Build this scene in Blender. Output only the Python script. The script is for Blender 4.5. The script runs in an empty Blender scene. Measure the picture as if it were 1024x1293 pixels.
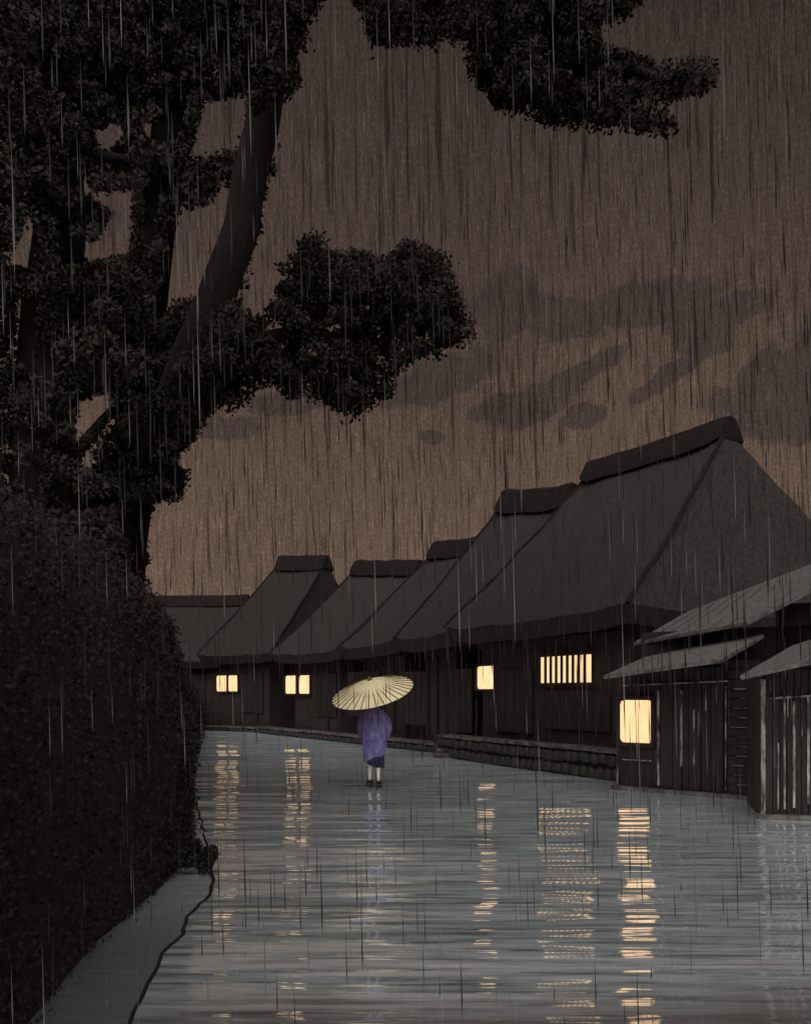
import bpy, bmesh, math, random
import numpy as np
from mathutils import Vector, Matrix, noise as mnoise
R = math.radians
random.seed(7); rng = np.random.default_rng(7)
S = bpy.context.scene
C = S.collection
F, HZ, CX, HC = 1100.0, 875.0, 512.0, 1.6      # focal (px), horizon row, centre column, eye height

# ---------------------------------------------------------------- camera
cam = bpy.data.cameras.new('camera'); co = bpy.data.objects.new('camera', cam); C.objects.link(co)
co.location = (0, 0, HC); co.rotation_euler = (R(90), 0, 0)
cam.sensor_width = 36; cam.sensor_fit = 'AUTO'; cam.lens = 36 * F / 1293.0
cam.shift_y = (HZ - 646.5) / 1293.0
cam.clip_start = 0.05; cam.clip_end = 3000
S.camera = co
S.view_settings.view_transform = 'Standard'; S.view_settings.look = 'None'
S.view_settings.exposure = 0.0; S.view_settings.gamma = 1.0

def azel(px, py):
    d = Vector(((px - CX) / F, 1.0, (HZ - py) / F)).normalized()
    return math.atan2(d.x, d.y), math.asin(d.z)

# ---------------------------------------------------------------- sky (world)
class NT:
    def __init__(s, tree): s.t = tree; s.n = tree.nodes; s.l = tree.links
    def new(s, typ, **kw):
        n = s.n.new(typ)
        for k, v in kw.items(): setattr(n, k, v)
        return n
    def put(s, inp, v):
        if isinstance(v, bpy.types.NodeSocket): s.l.new(v, inp)
        elif v is not None: inp.default_value = v
    def math(s, op, a, b=None, c=None, clamp=False):
        n = s.new('ShaderNodeMath', operation=op); n.use_clamp = clamp
        s.put(n.inputs[0], a)
        if b is not None: s.put(n.inputs[1], b)
        if c is not None: s.put(n.inputs[2], c)
        return n.outputs[0]
    def sep(s, v):
        n = s.new('ShaderNodeSeparateXYZ'); s.put(n.inputs[0], v); return n.outputs
    def comb(s, x, y, z=0.0):
        n = s.new('ShaderNodeCombineXYZ')
        for i, v in enumerate((x, y, z)): s.put(n.inputs[i], v)
        return n.outputs[0]
    def noise(s, vec, scale=1.0, detail=2.0, rough=0.5, dist=0.0):
        n = s.new('ShaderNodeTexNoise'); s.put(n.inputs['Vector'], vec)
        n.inputs['Scale'].default_value = scale; n.inputs['Detail'].default_value = detail
        n.inputs['Roughness'].default_value = rough; n.inputs['Distortion'].default_value = dist
        return n.outputs['Fac']
    def ramp(s, fac, stops, interp='LINEAR'):
        n = s.new('ShaderNodeValToRGB'); s.put(n.inputs[0], fac); cr = n.color_ramp; cr.interpolation = interp
        while len(cr.elements) > 1: cr.elements.remove(cr.elements[0])
        cr.elements[0].position = stops[0][0]; cr.elements[0].color = stops[0][1] if len(stops[0][1]) == 4 else (*stops[0][1], 1)
        for p, c in stops[1:]:
            e = cr.elements.new(p); e.color = c if len(c) == 4 else (*c, 1)
        return n.outputs[0]
    def mix(s, f, a, b, blend='MIX'):
        n = s.new('ShaderNodeMix', data_type='RGBA', blend_type=blend)
        s.put(n.inputs[0], f); s.put(n.inputs[6], a if not isinstance(a, tuple) else (*a[:3], 1)); s.put(n.inputs[7], b if not isinstance(b, tuple) else (*b[:3], 1))
        return n.outputs[2]
    def mrange(s, v, a, b, c, d, smooth=False):
        n = s.new('ShaderNodeMapRange'); n.clamp = True
        if smooth: n.interpolation_type = 'SMOOTHSTEP'
        s.put(n.inputs[0], v)
        for i, x in enumerate((a, b, c, d)): n.inputs[i + 1].default_value = x
        return n.outputs[0]

def srgb(r, g, b):
    f = lambda c: (c / 255 / 12.92) if c / 255 <= 0.04045 else ((c / 255 + 0.055) / 1.055) ** 2.4
    return (f(r), f(g), f(b))

W = bpy.data.worlds.new('World'); S.world = W; W.use_nodes = True
W.node_tree.nodes.clear(); nt = NT(W.node_tree)
tc = nt.new('ShaderNodeTexCoord')
x, y, z = nt.sep(tc.outputs['Generated'])
az = nt.math('ARCTAN2', x, y); el = nt.math('ARCSINE', z)
t = nt.mrange(el, -0.02, 0.72, 0, 1)
sky = nt.ramp(t, [(0.0, srgb(107, 88, 77)), (0.17, srgb(102, 84, 72)), (0.38, srgb(88, 73, 64)), (0.58, srgb(75, 62, 56)),
                  (0.80, srgb(64, 54, 50)), (1.0, srgb(50, 43, 41))])
# broad lighter area of sky towards the right, darker top corner
wide = nt.noise(nt.comb(nt.math('MULTIPLY', az, 3.0), nt.math('MULTIPLY', el, 2.0), 3.0), 1.0, 2)
sky = nt.mix(1.0, sky, nt.ramp(wide, [(0.3, (0.84, 0.84, 0.86)), (0.7, (1.12, 1.1, 1.06))]), 'MULTIPLY')
# cloud banks: soft edged ellipses on the dome, ragged by noise
clouds = [(660, 515, 75, 24, -8), (750, 462, 70, 13, -22), (735, 525, 28, 20, -10), (545, 552, 18, 9, 0),
          (880, 425, 50, 24, 10), (850, 470, 60, 12, -28), (985, 480, 85, 40, -20), (640, 385, 55, 42, 5),
          (700, 400, 80, 26, 10), (815, 385, 110, 26, 0), (560, 480, 90, 26, -18), (600, 460, 40, 16, -10), (990, 520, 60, 40, 8),
          (905, 400, 60, 25, -10), (275, 540, 50, 18, -5), (375, 505, 60, 18, -10)]
cn = nt.noise(nt.comb(nt.math('MULTIPLY', az, 26.0), nt.math('MULTIPLY', el, 34.0), 0.0), 1.0, 3, 0.55)
acc = None
for (px, py, rx, ry, ang) in clouds:
    a0, e0 = azel(px, py); ca, sa = math.cos(R(-ang)), math.sin(R(-ang))
    # rotated ellipse distance, angular radii
    ar, er = rx / F * 0.85, ry / F * 0.85
    da = nt.math('SUBTRACT', az, a0); de = nt.math('SUBTRACT', el, e0)
    u = nt.math('MULTIPLY_ADD', da, ca / ar, nt.math('MULTIPLY', de, sa / ar))
    v = nt.math('MULTIPLY_ADD', da, -sa / er, nt.math('MULTIPLY', de, ca / er))
    d = nt.math('POWER', nt.math('ADD', nt.math('POWER', nt.math('ABSOLUTE', u), 2.0), nt.math('POWER', nt.math('ABSOLUTE', v), 2.0)), 0.5)
    acc = d if acc is None else nt.math('MINIMUM', acc, d)
acc = nt.math('ADD', acc, nt.math('MULTIPLY_ADD', cn, 1.7, -0.85))
cf = nt.mrange(acc, 0.88, 1.2, 0.76, 0.0, True)
sky = nt.mix(cf, sky, srgb(60, 51, 49))
# far rain: fine vertical streaks over the sky
g1 = nt.noise(nt.comb(nt.math('MULTIPLY', nt.math('MULTIPLY_ADD', el, 0.03, az), 420.0), nt.math('MULTIPLY', el, 34.0), 0.0), 1.0, 3, 0.7)
g2 = nt.noise(nt.comb(nt.math('MULTIPLY', nt.math('MULTIPLY_ADD', el, 0.03, az), 170.0), nt.math('MULTIPLY', el, 4.5), 5.0), 1.0, 2, 0.6)
sky = nt.mix(1.0, sky, nt.ramp(g1, [(0.28, (0.58, 0.58, 0.58)), (0.5, (0.98, 0.98, 0.98)), (0.60, (1.08, 1.07, 1.06)), (0.72, (1.9, 1.75, 1.6))]), 'MULTIPLY')
sky = nt.mix(1.0, sky, nt.ramp(g2, [(0.34, (0.5, 0.5, 0.5)), (0.41, (0.97, 0.97, 0.97)), (0.6, (1.0, 1.0, 1.0)), (0.75, (1.25, 1.2, 1.12))]), 'MULTIPLY')
g3 = nt.noise(nt.comb(nt.math('MULTIPLY', az, 520.0), nt.math('MULTIPLY', el, 300.0), 8.0), 1.0, 2, 0.7)
sky = nt.mix(1.0, sky, nt.ramp(g3, [(0.3, (0.76, 0.76, 0.76)), (0.55, (1.0, 1.0, 1.0)), (0.7, (1.6, 1.5, 1.38))]), 'MULTIPLY')
bg = nt.new('ShaderNodeBackground'); nt.put(bg.inputs[0], sky); bg.inputs[1].default_value = 1.14
wo = nt.new('ShaderNodeOutputWorld'); nt.l.new(bg.outputs[0], wo.inputs[0])

# ---------------------------------------------------------------- the one soft night light
sl = bpy.data.lights.new('sun', 'SUN'); sl.energy = 3.6; sl.angle = R(80); sl.color = (1.0, 0.985, 0.97)
so = bpy.data.objects.new('sun', sl); C.objects.link(so)
so.rotation_euler = Vector((-0.10, -0.70, 1.0)).to_track_quat('Z', 'Y').to_euler()

# ---------------------------------------------------------------- helpers
def P(px, py, d): return Vector(((px - CX) / F * d, d, HC - (py - HZ) / F * d))
def G(px, py): d = F * HC / (py - HZ); return Vector(((px - CX) / F * d, d, 0))
def hit(px, py, p0, n):
    r = Vector(((px - CX) / F, 1, -(py - HZ) / F)); o = Vector((0, 0, HC))
    n = Vector((n[0], n[1], 0)); k = (Vector((p0[0], p0[1], 0)) - Vector((0, 0, 0))).dot(n) / Vector((r.x, r.y, 0)).dot(n)
    return o + r * k

def tag(o, label=None, cat=None, group=None, kind=None):
    if label: o['label'] = label
    if cat: o['category'] = cat
    if group: o['group'] = group
    if kind: o['kind'] = kind
    return o
def empty(name, loc, label, cat, group=None):
    o = bpy.data.objects.new(name, None); C.objects.link(o); o.location = loc; o.empty_display_size = 0.2
    return tag(o, label, cat, group)
def wpos(o):
    v = Vector((0, 0, 0))
    while o is not None: v += Vector(o.location); o = o.parent
    return v
class MB:
    """collects shapes in world coordinates and links them as one mesh"""
    def __init__(s): s.v = []; s.f = []; s.m = []
    def add(s, vs, fs, mi=0):
        b = len(s.v); s.v += [tuple(v) for v in vs]; s.f += [tuple(i + b for i in f) for f in fs]; s.m += [mi] * len(fs)
    def obox(s, c, ax, ay, az_, mi=0):       # centre, three half-axis vectors
        c = Vector(c); ax = Vector(ax); ay = Vector(ay); az_ = Vector(az_)
        vs = [c + ax * i + ay * j + az_ * k for k in (-1, 1) for j in (-1, 1) for i in (-1, 1)]
        s.add(vs, [(0, 2, 3, 1), (4, 5, 7, 6), (0, 1, 5, 4), (2, 6, 7, 3), (0, 4, 6, 2), (1, 3, 7, 5)], mi)
    def bar(s, a, b, w, h, up=(0, 0, 1), mi=0):
        a = Vector(a); b = Vector(b); d = (b - a); L = d.length; d.normalize(); up = Vector(up)
        if abs(d.dot(up)) > 0.95: up = Vector((0, 1, 0))
        sx = d.cross(up).normalized(); sz = sx.cross(d).normalized()
        s.obox((a + b) / 2, d * L / 2, sx * w / 2, sz * h / 2, mi)
    def slab(s, pts, th, mi=0):              # polygon with thickness downwards
        n = len(pts); top = [Vector(p) for p in pts]; bot = [p - Vector((0, 0, th)) for p in top]
        s.add(top + bot, [tuple(range(n)), tuple(range(2 * n - 1, n - 1, -1))] + [(i, i + n, (i + 1) % n + n, (i + 1) % n) for i in range(n)], mi)
    def tube(s, pts, rad, seg=8, mi=0):
        pts = [Vector(p) for p in pts]; n = len(pts)
        if not hasattr(rad, '__len__'): rad = [rad] * n
        vs = []
        for i, p in enumerate(pts):
            d = (pts[min(i + 1, n - 1)] - pts[max(i - 1, 0)]).normalized()
            u = d.cross(Vector((0, 1, 0.01))).normalized() if abs(d.y) < 0.95 else d.cross(Vector((1, 0, 0))).normalized()
            w = u.cross(d)
            for k in range(seg):
                a = 2 * math.pi * k / seg; vs.append(p + (u * math.cos(a) + w * math.sin(a)) * rad[i])
        fs = [(i * seg + k, i * seg + (k + 1) % seg, (i + 1) * seg + (k + 1) % seg, (i + 1) * seg + k) for i in range(n - 1) for k in range(seg)]
        fs += [tuple(range(seg)), tuple((n - 1) * seg + k for k in range(seg - 1, -1, -1))]
        s.add(vs, fs, mi)
    def build(s, name, mats, parent=None, smooth=False, bevel=0.0, label=None):
        me = bpy.data.meshes.new(name)
        off = wpos(parent) if parent else Vector((0, 0, 0))
        me.from_pydata([tuple(Vector(v) - off) for v in s.v], [], s.f)
        if not isinstance(mats, (list, tuple)): mats = [mats]
        for m in mats: me.materials.append(m)
        if any(s.m): me.polygons.foreach_set('material_index', s.m)
        if smooth: me.polygons.foreach_set('use_smooth', [True] * len(s.f))
        bm = bmesh.new(); bm.from_mesh(me)
        bmesh.ops.recalc_face_normals(bm, faces=bm.faces)
        if bevel: bmesh.ops.bevel(bm, geom=bm.edges[:], offset=bevel, segments=1, affect='EDGES')
        bm.to_mesh(me); bm.free(); me.update()
        o = bpy.data.objects.new(name, me); C.objects.link(o)
        if parent: o.parent = parent
        if label: o['label'] = label
        return o

# ---------------------------------------------------------------- materials
def mat(name, c1, c2=None, rough=0.8, sc=(6, 6, 6), detail=4, bump=0.0, bsc=None, spec=0.3, lo=0.35, hi=0.65, c3=None, fleck=0.62):
    m = bpy.data.materials.new(name); m.use_nodes = True; m.node_tree.nodes.clear(); n = NT(m.node_tree)
    geo = n.new('ShaderNodeNewGeometry'); px_, py_, pz_ = n.sep(geo.outputs['Position'])
    def vec(s): return n.comb(n.math('MULTIPLY', px_, s[0]), n.math('MULTIPLY', py_, s[1]), n.math('MULTIPLY', pz_, s[2]))
    b = n.new('ShaderNodeBsdfPrincipled'); b.inputs['Roughness'].default_value = rough; b.inputs['Specular IOR Level'].default_value = spec
    c2 = c2 or tuple(k * 0.6 for k in c1)
    fac = n.noise(vec(sc), 1.0, detail, 0.6)
    col = n.ramp(fac, [(lo, c2), (hi, c1)])
    if c3:
        f3 = n.noise(vec(tuple(k * 2.3 for k in sc)), 1.0, 2, 0.5)
        col = n.mix(n.mrange(f3, fleck, fleck + 0.06, 0, 1), col, c3)
    n.put(b.inputs['Base Color'], col)
    if bump:
        bn = n.new('ShaderNodeBump'); bn.inputs['Strength'].default_value = 1.0; bn.inputs['Distance'].default_value = bump
        n.put(bn.inputs['Height'], n.noise(vec(bsc or sc), 1.0, 3, 0.6)); n.l.new(bn.outputs[0], b.inputs['Normal'])
    o = n.new('ShaderNodeOutputMaterial'); n.l.new(b.outputs[0], o.inputs[0])
    return m

def glow(name, col, k, c_edge=None):
    m = bpy.data.materials.new(name); m.use_nodes = True; m.node_tree.nodes.clear(); n = NT(m.node_tree)
    geo = n.new('ShaderNodeNewGeometry'); px_, py_, pz_ = n.sep(geo.outputs['Position'])
    f = n.noise(n.comb(n.math('MULTIPLY', px_, 9), n.math('MULTIPLY', py_, 9), n.math('MULTIPLY', pz_, 3)), 1, 3, .6)
    c = n.ramp(f, [(0.3, tuple(v * 0.82 for v in col)), (0.65, col)])
    e = n.new('ShaderNodeEmission'); n.put(e.inputs[0], c); e.inputs[1].default_value = k
    o = n.new('ShaderNodeOutputMaterial'); n.l.new(e.outputs[0], o.inputs[0])
    return m

def foliage(name, c1, c2):
    """matt leaves; leaf normals eased towards the open side so the mass reads evenly"""
    m = mat(name, c1, c2, 1.0, (1.2, 1.2, 1.2), 3, 0, None, 0.0); n = NT(m.node_tree)
    geo = n.new('ShaderNodeNewGeometry'); a = n.new('ShaderNodeVectorMath', operation='SCALE'); n.l.new(geo.outputs['Normal'], a.inputs[0]); a.inputs['Scale'].default_value = 0.12
    b = n.new('ShaderNodeVectorMath', operation='ADD'); n.l.new(a.outputs[0], b.inputs[0]); b.inputs[1].default_value = (0.1, -0.75, 0.65)
    c = n.new('ShaderNodeVectorMath', operation='NORMALIZE'); n.l.new(b.outputs[0], c.inputs[0])
    p = [x for x in n.n if x.type == 'BSDF_PRINCIPLED'][0]; n.l.new(c.outputs[0], p.inputs['Normal'])
    return m

def wet(name, kind):
    """rain-covered ground: grey earth under a rippled water film"""
    m = bpy.data.materials.new(name); m.use_nodes = True; m.node_tree.nodes.clear(); n = NT(m.node_tree)
    geo = n.new('ShaderNodeNewGeometry'); X, Y, Z = n.sep(geo.outputs['Position'])
    def vec(a, b, c=0.0): return n.comb(n.math('MULTIPLY', X, a), n.math('MULTIPLY', Y, b), c)
    film = None
    if kind == 'road':
        mud = n.noise(vec(0.5, 0.9, 2.0), 1, 3, .55)
        # bare earth rises out of the water near the viewer's feet
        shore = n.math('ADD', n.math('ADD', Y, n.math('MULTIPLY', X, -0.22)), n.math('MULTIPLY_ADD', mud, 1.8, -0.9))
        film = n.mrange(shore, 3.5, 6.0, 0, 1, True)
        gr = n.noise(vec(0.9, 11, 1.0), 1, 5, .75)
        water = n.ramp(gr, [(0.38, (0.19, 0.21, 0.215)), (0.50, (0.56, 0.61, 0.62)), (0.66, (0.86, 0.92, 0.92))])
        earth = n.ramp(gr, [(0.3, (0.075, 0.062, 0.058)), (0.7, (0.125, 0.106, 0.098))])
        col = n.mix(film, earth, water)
        sh = [(0.10, 0.40, 0.30, 7.0), (0.30, 1.9, 0.095, 3.0), (0.8, 6.0, 0.008, 4.0), (2.6, 20.0, 0.0014, 9.0)]
        gl = n.mrange(film, 0, 1, 0.40, 0.80)
        rough = 0.07
    else:
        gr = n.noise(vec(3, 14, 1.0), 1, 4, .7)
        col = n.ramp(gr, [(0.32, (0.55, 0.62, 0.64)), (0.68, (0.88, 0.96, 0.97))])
        near = n.mrange(Y, 5.2, 7.3, 0.40, 1.0, True)  # pale reflection painted into the water colour, fading towards the viewer
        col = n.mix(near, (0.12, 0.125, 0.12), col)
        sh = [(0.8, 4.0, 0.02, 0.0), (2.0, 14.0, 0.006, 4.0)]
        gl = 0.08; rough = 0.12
    h = None
    for (a, b, amp, w) in sh:
        q = n.math('MULTIPLY', n.noise(vec(a, b, w), 1, 2, .5), amp)
        if kind == 'road' and b > 1: q = n.math('MULTIPLY', q, n.mrange(Y, 9, 22, 1.0, 0.30))   # calmer water at the far end
        h = q if h is None else n.math('ADD', h, q)
    if kind == 'road': h = n.math('ADD', h, n.math('MULTIPLY', n.math('MAXIMUM', n.math('SUBTRACT', 7.4, Y), 0.0), 0.06))   # bump slope added up close so window reflections reach further down
    bn = n.new('ShaderNodeBump'); bn.inputs['Strength'].default_value = 1.0; bn.inputs['Distance'].default_value = 1.0
    n.put(bn.inputs['Height'], h)
    df = n.new('ShaderNodeBsdfDiffuse'); n.put(df.inputs[0], col); n.l.new(bn.outputs[0], df.inputs['Normal'])
    gs = n.new('ShaderNodeBsdfGlossy'); gs.inputs['Color'].default_value = (0.96, 0.98, 1.0, 1); gs.inputs['Roughness'].default_value = rough
    n.l.new(bn.outputs[0], gs.inputs['Normal'])
    lw = n.new('ShaderNodeFresnel'); lw.inputs[0].default_value = 1.6 if kind == 'road' else 1.15; n.l.new(bn.outputs[0], lw.inputs['Normal'])
    fac = n.math('MAXIMUM', n.math('MULTIPLY', lw.outputs[0], 1.0), gl) if not isinstance(gl, float) else n.math('MAXIMUM', lw.outputs[0], gl)
    mx = n.new('ShaderNodeMixShader'); n.put(mx.inputs[0], n.math('MINIMUM', fac, 0.84)); n.l.new(df.outputs[0], mx.inputs[1]); n.l.new(gs.outputs[0], mx.inputs[2])
    o = n.new('ShaderNodeOutputMaterial'); n.l.new(mx.outputs[0], o.inputs[0])
    return m

M = dict(
    thatch=mat('thatch', (0.046, 0.037, 0.036), (0.021, 0.017, 0.0165), 0.95, (26, 26, 4), 5, 0.03, (30, 30, 6), 0.1),
    thatch_green=mat('mossy thatch', (0.036, 0.0315, 0.029), (0.018, 0.0165, 0.0155), 0.95, (22, 22, 5), 5, 0.03, (30, 30, 6), 0.1),
    ridge=mat('ridge bark', (0.015, 0.012, 0.0115), (0.009, 0.0075, 0.007), 0.9, (5, 5, 16), 4, 0.02, None, 0.1),
    wood=mat('dark wet wood', (0.030, 0.022, 0.020), (0.016, 0.012, 0.011), 0.75, (14, 14, 2), 4, 0.006, None, 0.15),
    plaster=mat('dark earth wall', (0.038, 0.028, 0.025), (0.026, 0.020, 0.018), 0.9, (4, 4, 4), 4, 0.004, None, 0.1),
    batten=mat('highlight batten', (0.34, 0.31, 0.28), (0.03, 0.025, 0.022), 0.6, (9, 9, 3), 5, 0.002, None, 0.2, 0.42, 0.66),  # wet highlights on the shed boards, painted as pale wood
    board=mat('weathered board', (0.030, 0.023, 0.021), (0.014, 0.011, 0.010), 0.7, (30, 30, 3), 4, 0.004, None, 0.2),
    shingle=mat('wet board roof', (0.115, 0.100, 0.096), (0.060, 0.052, 0.050), 0.75, (18, 9, 18), 5, 0.006, None, 0.2),
    eave=mat('eave edge', (0.13, 0.12, 0.11), (0.04, 0.034, 0.032), 0.7, (8, 8, 8), 4, 0, None, 0.2),
    stone=mat('wet stone', (0.032, 0.027, 0.025), (0.012, 0.010, 0.010), 0.6, (5, 5, 5), 5, 0.02, (14, 14, 14), 0.25),
    sill=mat('pale kerb stone', (0.11, 0.10, 0.094), (0.02, 0.017, 0.016), 0.6, (4, 4, 9), 5, 0.01, None, 0.2),
    bark=mat('pine bark', (0.016, 0.012, 0.0112), (0.012, 0.0095, 0.009), 0.9, (9, 9, 3), 5, 0.05, None, 0.1),
    needle=foliage('pine needles', (0.034, 0.030, 0.025), (0.029, 0.026, 0.022)),
    needle2=foliage('brown green needles', (0.037, 0.028, 0.026), (0.031, 0.024, 0.023)),
    leaf=foliage('hedge leaves', (0.026, 0.0200, 0.0188), (0.023, 0.0178, 0.0168)),
    hedge_core=mat('hedge twigs', (0.028, 0.020, 0.019), (0.024, 0.018, 0.017), 0.95, (8, 8, 8), 5, 0.05, None, 0.0),
    soil=mat('soil', (0.05, 0.042, 0.036), (0.03, 0.025, 0.022), 0.9, (2, 2, 2), 5, 0.01, None, 0.2),
    rain=mat('rain dark', (0.024, 0.020, 0.019), (0.018, 0.016, 0.015), 0.5, (1, 1, 1), 1, 0, None, 0.2),
    rain_pale=mat('rain pale', (0.16, 0.145, 0.135), (0.10, 0.09, 0.085), 0.5, (1, 1, 1), 1, 0, None, 0.2),
    paper=mat('oiled umbrella paper', (0.86, 0.74, 0.46), (0.72, 0.57, 0.28), 0.6, (6, 6, 6), 4, 0.0, None, 0.3, 0.30, 0.50, (0.36, 0.25, 0.11), 0.70),
    bamboo=mat('bamboo rib', (0.16, 0.10, 0.045), (0.07, 0.045, 0.02), 0.6, (20, 20, 20), 3),
    coat=mat('violet cotton', (0.19, 0.16, 0.34), (0.085, 0.07, 0.17), 0.85, (12, 12, 7), 5, 0.01, (9, 9, 3), 0.1),
    hem=mat('dark indigo cotton', (0.035, 0.030, 0.070), (0.016, 0.014, 0.035), 0.85, (12, 12, 8), 4, 0.004, None, 0.1),
    skin=mat('pale skin', (0.70, 0.62, 0.54), (0.58, 0.48, 0.42), 0.6, (20, 20, 20), 2, 0, None, 0.2),
    hair=mat('black hair', (0.015, 0.013, 0.012), None, 0.5, (60, 60, 8), 2, 0.002),
    clog=mat('clog wood', (0.022, 0.016, 0.018), None, 0.6, (20, 20, 20), 3),
    lamp=glow('lamplit paper', (1.0, 0.63, 0.315), 1.38),
    lamp2=glow('lamplit paper pale', (1.0, 0.64, 0.34), 1.38),
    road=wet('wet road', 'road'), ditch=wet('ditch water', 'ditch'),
)

# ---------------------------------------------------------------- ground, road, ditch
m = MB(); m.add([(-700, -60, -0.02), (700, -60, -0.02), (700, 1400, -0.02), (-700, 1400, -0.02)], [(0, 1, 2, 3)])
tag(m.build('ground', M['soil']), kind='structure')

hedge_foot = [(-0.9, -6.0), (-1.0, -2.0), (-1.25, 1.0), (-1.5, 2.6)] + [tuple(G(*p))[:2] for p in
              [(60, 1293), (140, 1190), (205, 1132), (238, 1097), (250, 1062), (242, 1020), (239, 985), (243, 955), (252, 928)]] + [(-10.2, 43.0)]
road_left = [(-0.55, -6.0), (-0.75, 0.0), (-1.05, 2.6)] + [tuple(G(*p))[:2] for p in
             [(165, 1293), (178, 1262), (200, 1225), (208, 1205), (228, 1180), (242, 1152), (262, 1132), (270, 1110), (262, 1075), (256, 1040), (246, 1005), (247, 975), (250, 955), (258, 930)]] + [(-9.9, 43.0)]
def densify(pts, step=0.25, wob=0.0):
    out = []
    for a, b in zip(pts[:-1], pts[1:]):
        a = Vector((*a, 0)); b = Vector((*b, 0)); k = max(1, int((b - a).length / step))
        for i in range(k):
            p = a.lerp(b, i / k)
            p.x += wob * (mnoise.noise(p * 2.2) + 0.5 * mnoise.noise(p * 6.0)); out.append(p)
    out.append(Vector((*pts[-1], 0))); return out
rl = densify(road_left, 0.12, 0.035)
m = MB()
vs = []
for p in rl: vs += [(p.x, p.y, 0.004), (34.0, p.y, 0.004)]
m.add(vs, [(2 * i, 2 * i + 1, 2 * i + 3, 2 * i + 2) for i in range(len(rl) - 1)])
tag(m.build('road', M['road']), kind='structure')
m = MB(); vs = []
for p in rl: vs += [(p.x - 0.015, p.y, -0.006), (p.x - 3.0, p.y, -0.006)]
m.add(vs, [(2 * i, 2 * i + 1, 2 * i + 3, 2 * i + 2) for i in range(len(rl) - 1)])
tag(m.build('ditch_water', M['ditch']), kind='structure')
m = MB(); vs = []
for i, p in enumerate(rl):
    w = 0.007 + 0.005 * mnoise.noise(Vector((p.y * 3, 0, 0))) + 0.0016 * p.y
    h = 0.010
    if p.y > 8.3: w *= 0.4; h = 0.006
    vs += [(p.x - w, p.y, -0.01), (p.x - w * 0.6, p.y, h), (p.x + w * 0.5, p.y, h), (p.x + w, p.y, 0.0)]
m.add(vs, [(4 * i + k, 4 * i + k + 1, 4 * i + k + 5, 4 * i + k + 4) for i in range(len(rl) - 1) for k in range(3)])
tag(m.build('road_edge', M['ridge']), kind='structure')

# ---------------------------------------------------------------- foliage scatter
def leaves(name, centers, size, mats, parent=None, mi=None, upbias=0.0):
    """one mesh of small blade faces at the given points (n,3) ; size (n,) ; blades are slim kites"""
    n = len(centers); off = np.array(wpos(parent) if parent else (0, 0, 0))
    a = rng.normal(size=(n, 3)); a[:, 2] += upbias; a /= np.linalg.norm(a, axis=1)[:, None]
    b = np.cross(a, rng.normal(size=(n, 3))); b /= np.linalg.norm(b, axis=1)[:, None] + 1e-9
    L = (size * rng.uniform(0.6, 1.3, n))[:, None]; Wd = L * rng.uniform(0.4, 0.75, n)[:, None]
    c = centers - off
    q = np.stack([c - a * L * 0.5, c + b * Wd * 0.5, c + a * L * 0.5, c - b * Wd * 0.5], axis=1).reshape(-1, 3)
    me = bpy.data.meshes.new(name)
    me.vertices.add(4 * n); me.vertices.foreach_set('co', q.astype(np.float32).ravel())
    me.loops.add(4 * n); me.loops.foreach_set('vertex_index', np.arange(4 * n, dtype=np.int32))
    me.polygons.add(n); me.polygons.foreach_set('loop_start', np.arange(0, 4 * n, 4, dtype=np.int32))
    for mm in (mats if isinstance(mats, (list, tuple)) else [mats]): me.materials.append(mm)
    if mi is not None: me.polygons.foreach_set('material_index', mi.astype(np.int32))
    me.update(calc_edges=True); me.validate()
    o = bpy.data.objects.new(name, me); C.objects.link(o)
    if parent: o.parent = parent
    return o
def inpoly(xs, ys, poly):
    inside = np.zeros(len(xs), bool); n = len(poly)
    for i in range(n):
        x1, y1 = poly[i]; x2, y2 = poly[(i + 1) % n]
        c = ((y1 > ys) != (y2 > ys)) & (xs < (x2 - x1) * (ys - y1) / (y2 - y1 + 1e-9) + x1)
        inside ^= c
    return inside

# ---------------------------------------------------------------- hedge on the left
hf = densify(hedge_foot, 0.35, 0.0)
cs = [(0.0, 0.0), (0.02, 0.5), (0.0, 1.1), (0.08, 1.8), (0.20, 2.3), (0.42, 2.7), (0.75, 3.0), (1.15, 3.25), (1.7, 3.4), (2.6, 3.4), (3.2, 2.6), (3.4, 0.0)]
def hpoint(p, t, k, far):
    o, z = cs[k]; hs = 1.0 + 0.08 * mnoise.noise(Vector((p.y * 0.5, 3.0, 0))); hs *= 1.0 - 0.16 * max(0, (p.y - 15) / 25)
    q = Vector((p.x - 0.10 - o * (1 + far), p.y, z * hs))
    d = mnoise.noise(q * 1.3) * 0.10 + mnoise.noise(q * 3.5) * 0.05
    q.x += d if 0 < k < 11 else 0; q.z += d * 0.8 if k > 4 and k < 11 else 0
    return q
rows = [[hpoint(p, 0, k, min(1.2, p.y / 30 if p.y > 0 else 0)) for k in range(len(cs))] for p in hf]
m = MB(); K = len(cs)
m.add([q for r in rows for q in r], [(i * K + k, i * K + k + 1, (i + 1) * K + k + 1, (i + 1) * K + k) for i in range(len(rows) - 1) for k in range(K - 1)]
      + [tuple(range(K - 1, -1, -1)), tuple((len(rows) - 1) * K + k for k in range(K))])
hedge = empty('hedge', (hf[0].x - 1, 6, 0), 'tall dark hedge along the ditch on the left, running under the pines', 'hedge')
m.build('twigs', M['hedge_core'], hedge, smooth=True)
A = np.array([[list(q) for q in r] for r in rows])          # (rows, K, 3)
n = 260000
ii = np.minimum((len(rows) - 1.01) * rng.uniform(0.05, 1, n) ** 1.15, len(rows) - 1.01); kk = rng.uniform(0, 9.0, n)
i0 = ii.astype(int); k0 = kk.astype(int); fi = (ii - i0)[:, None]; fk = (kk - k0)[:, None]
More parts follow.
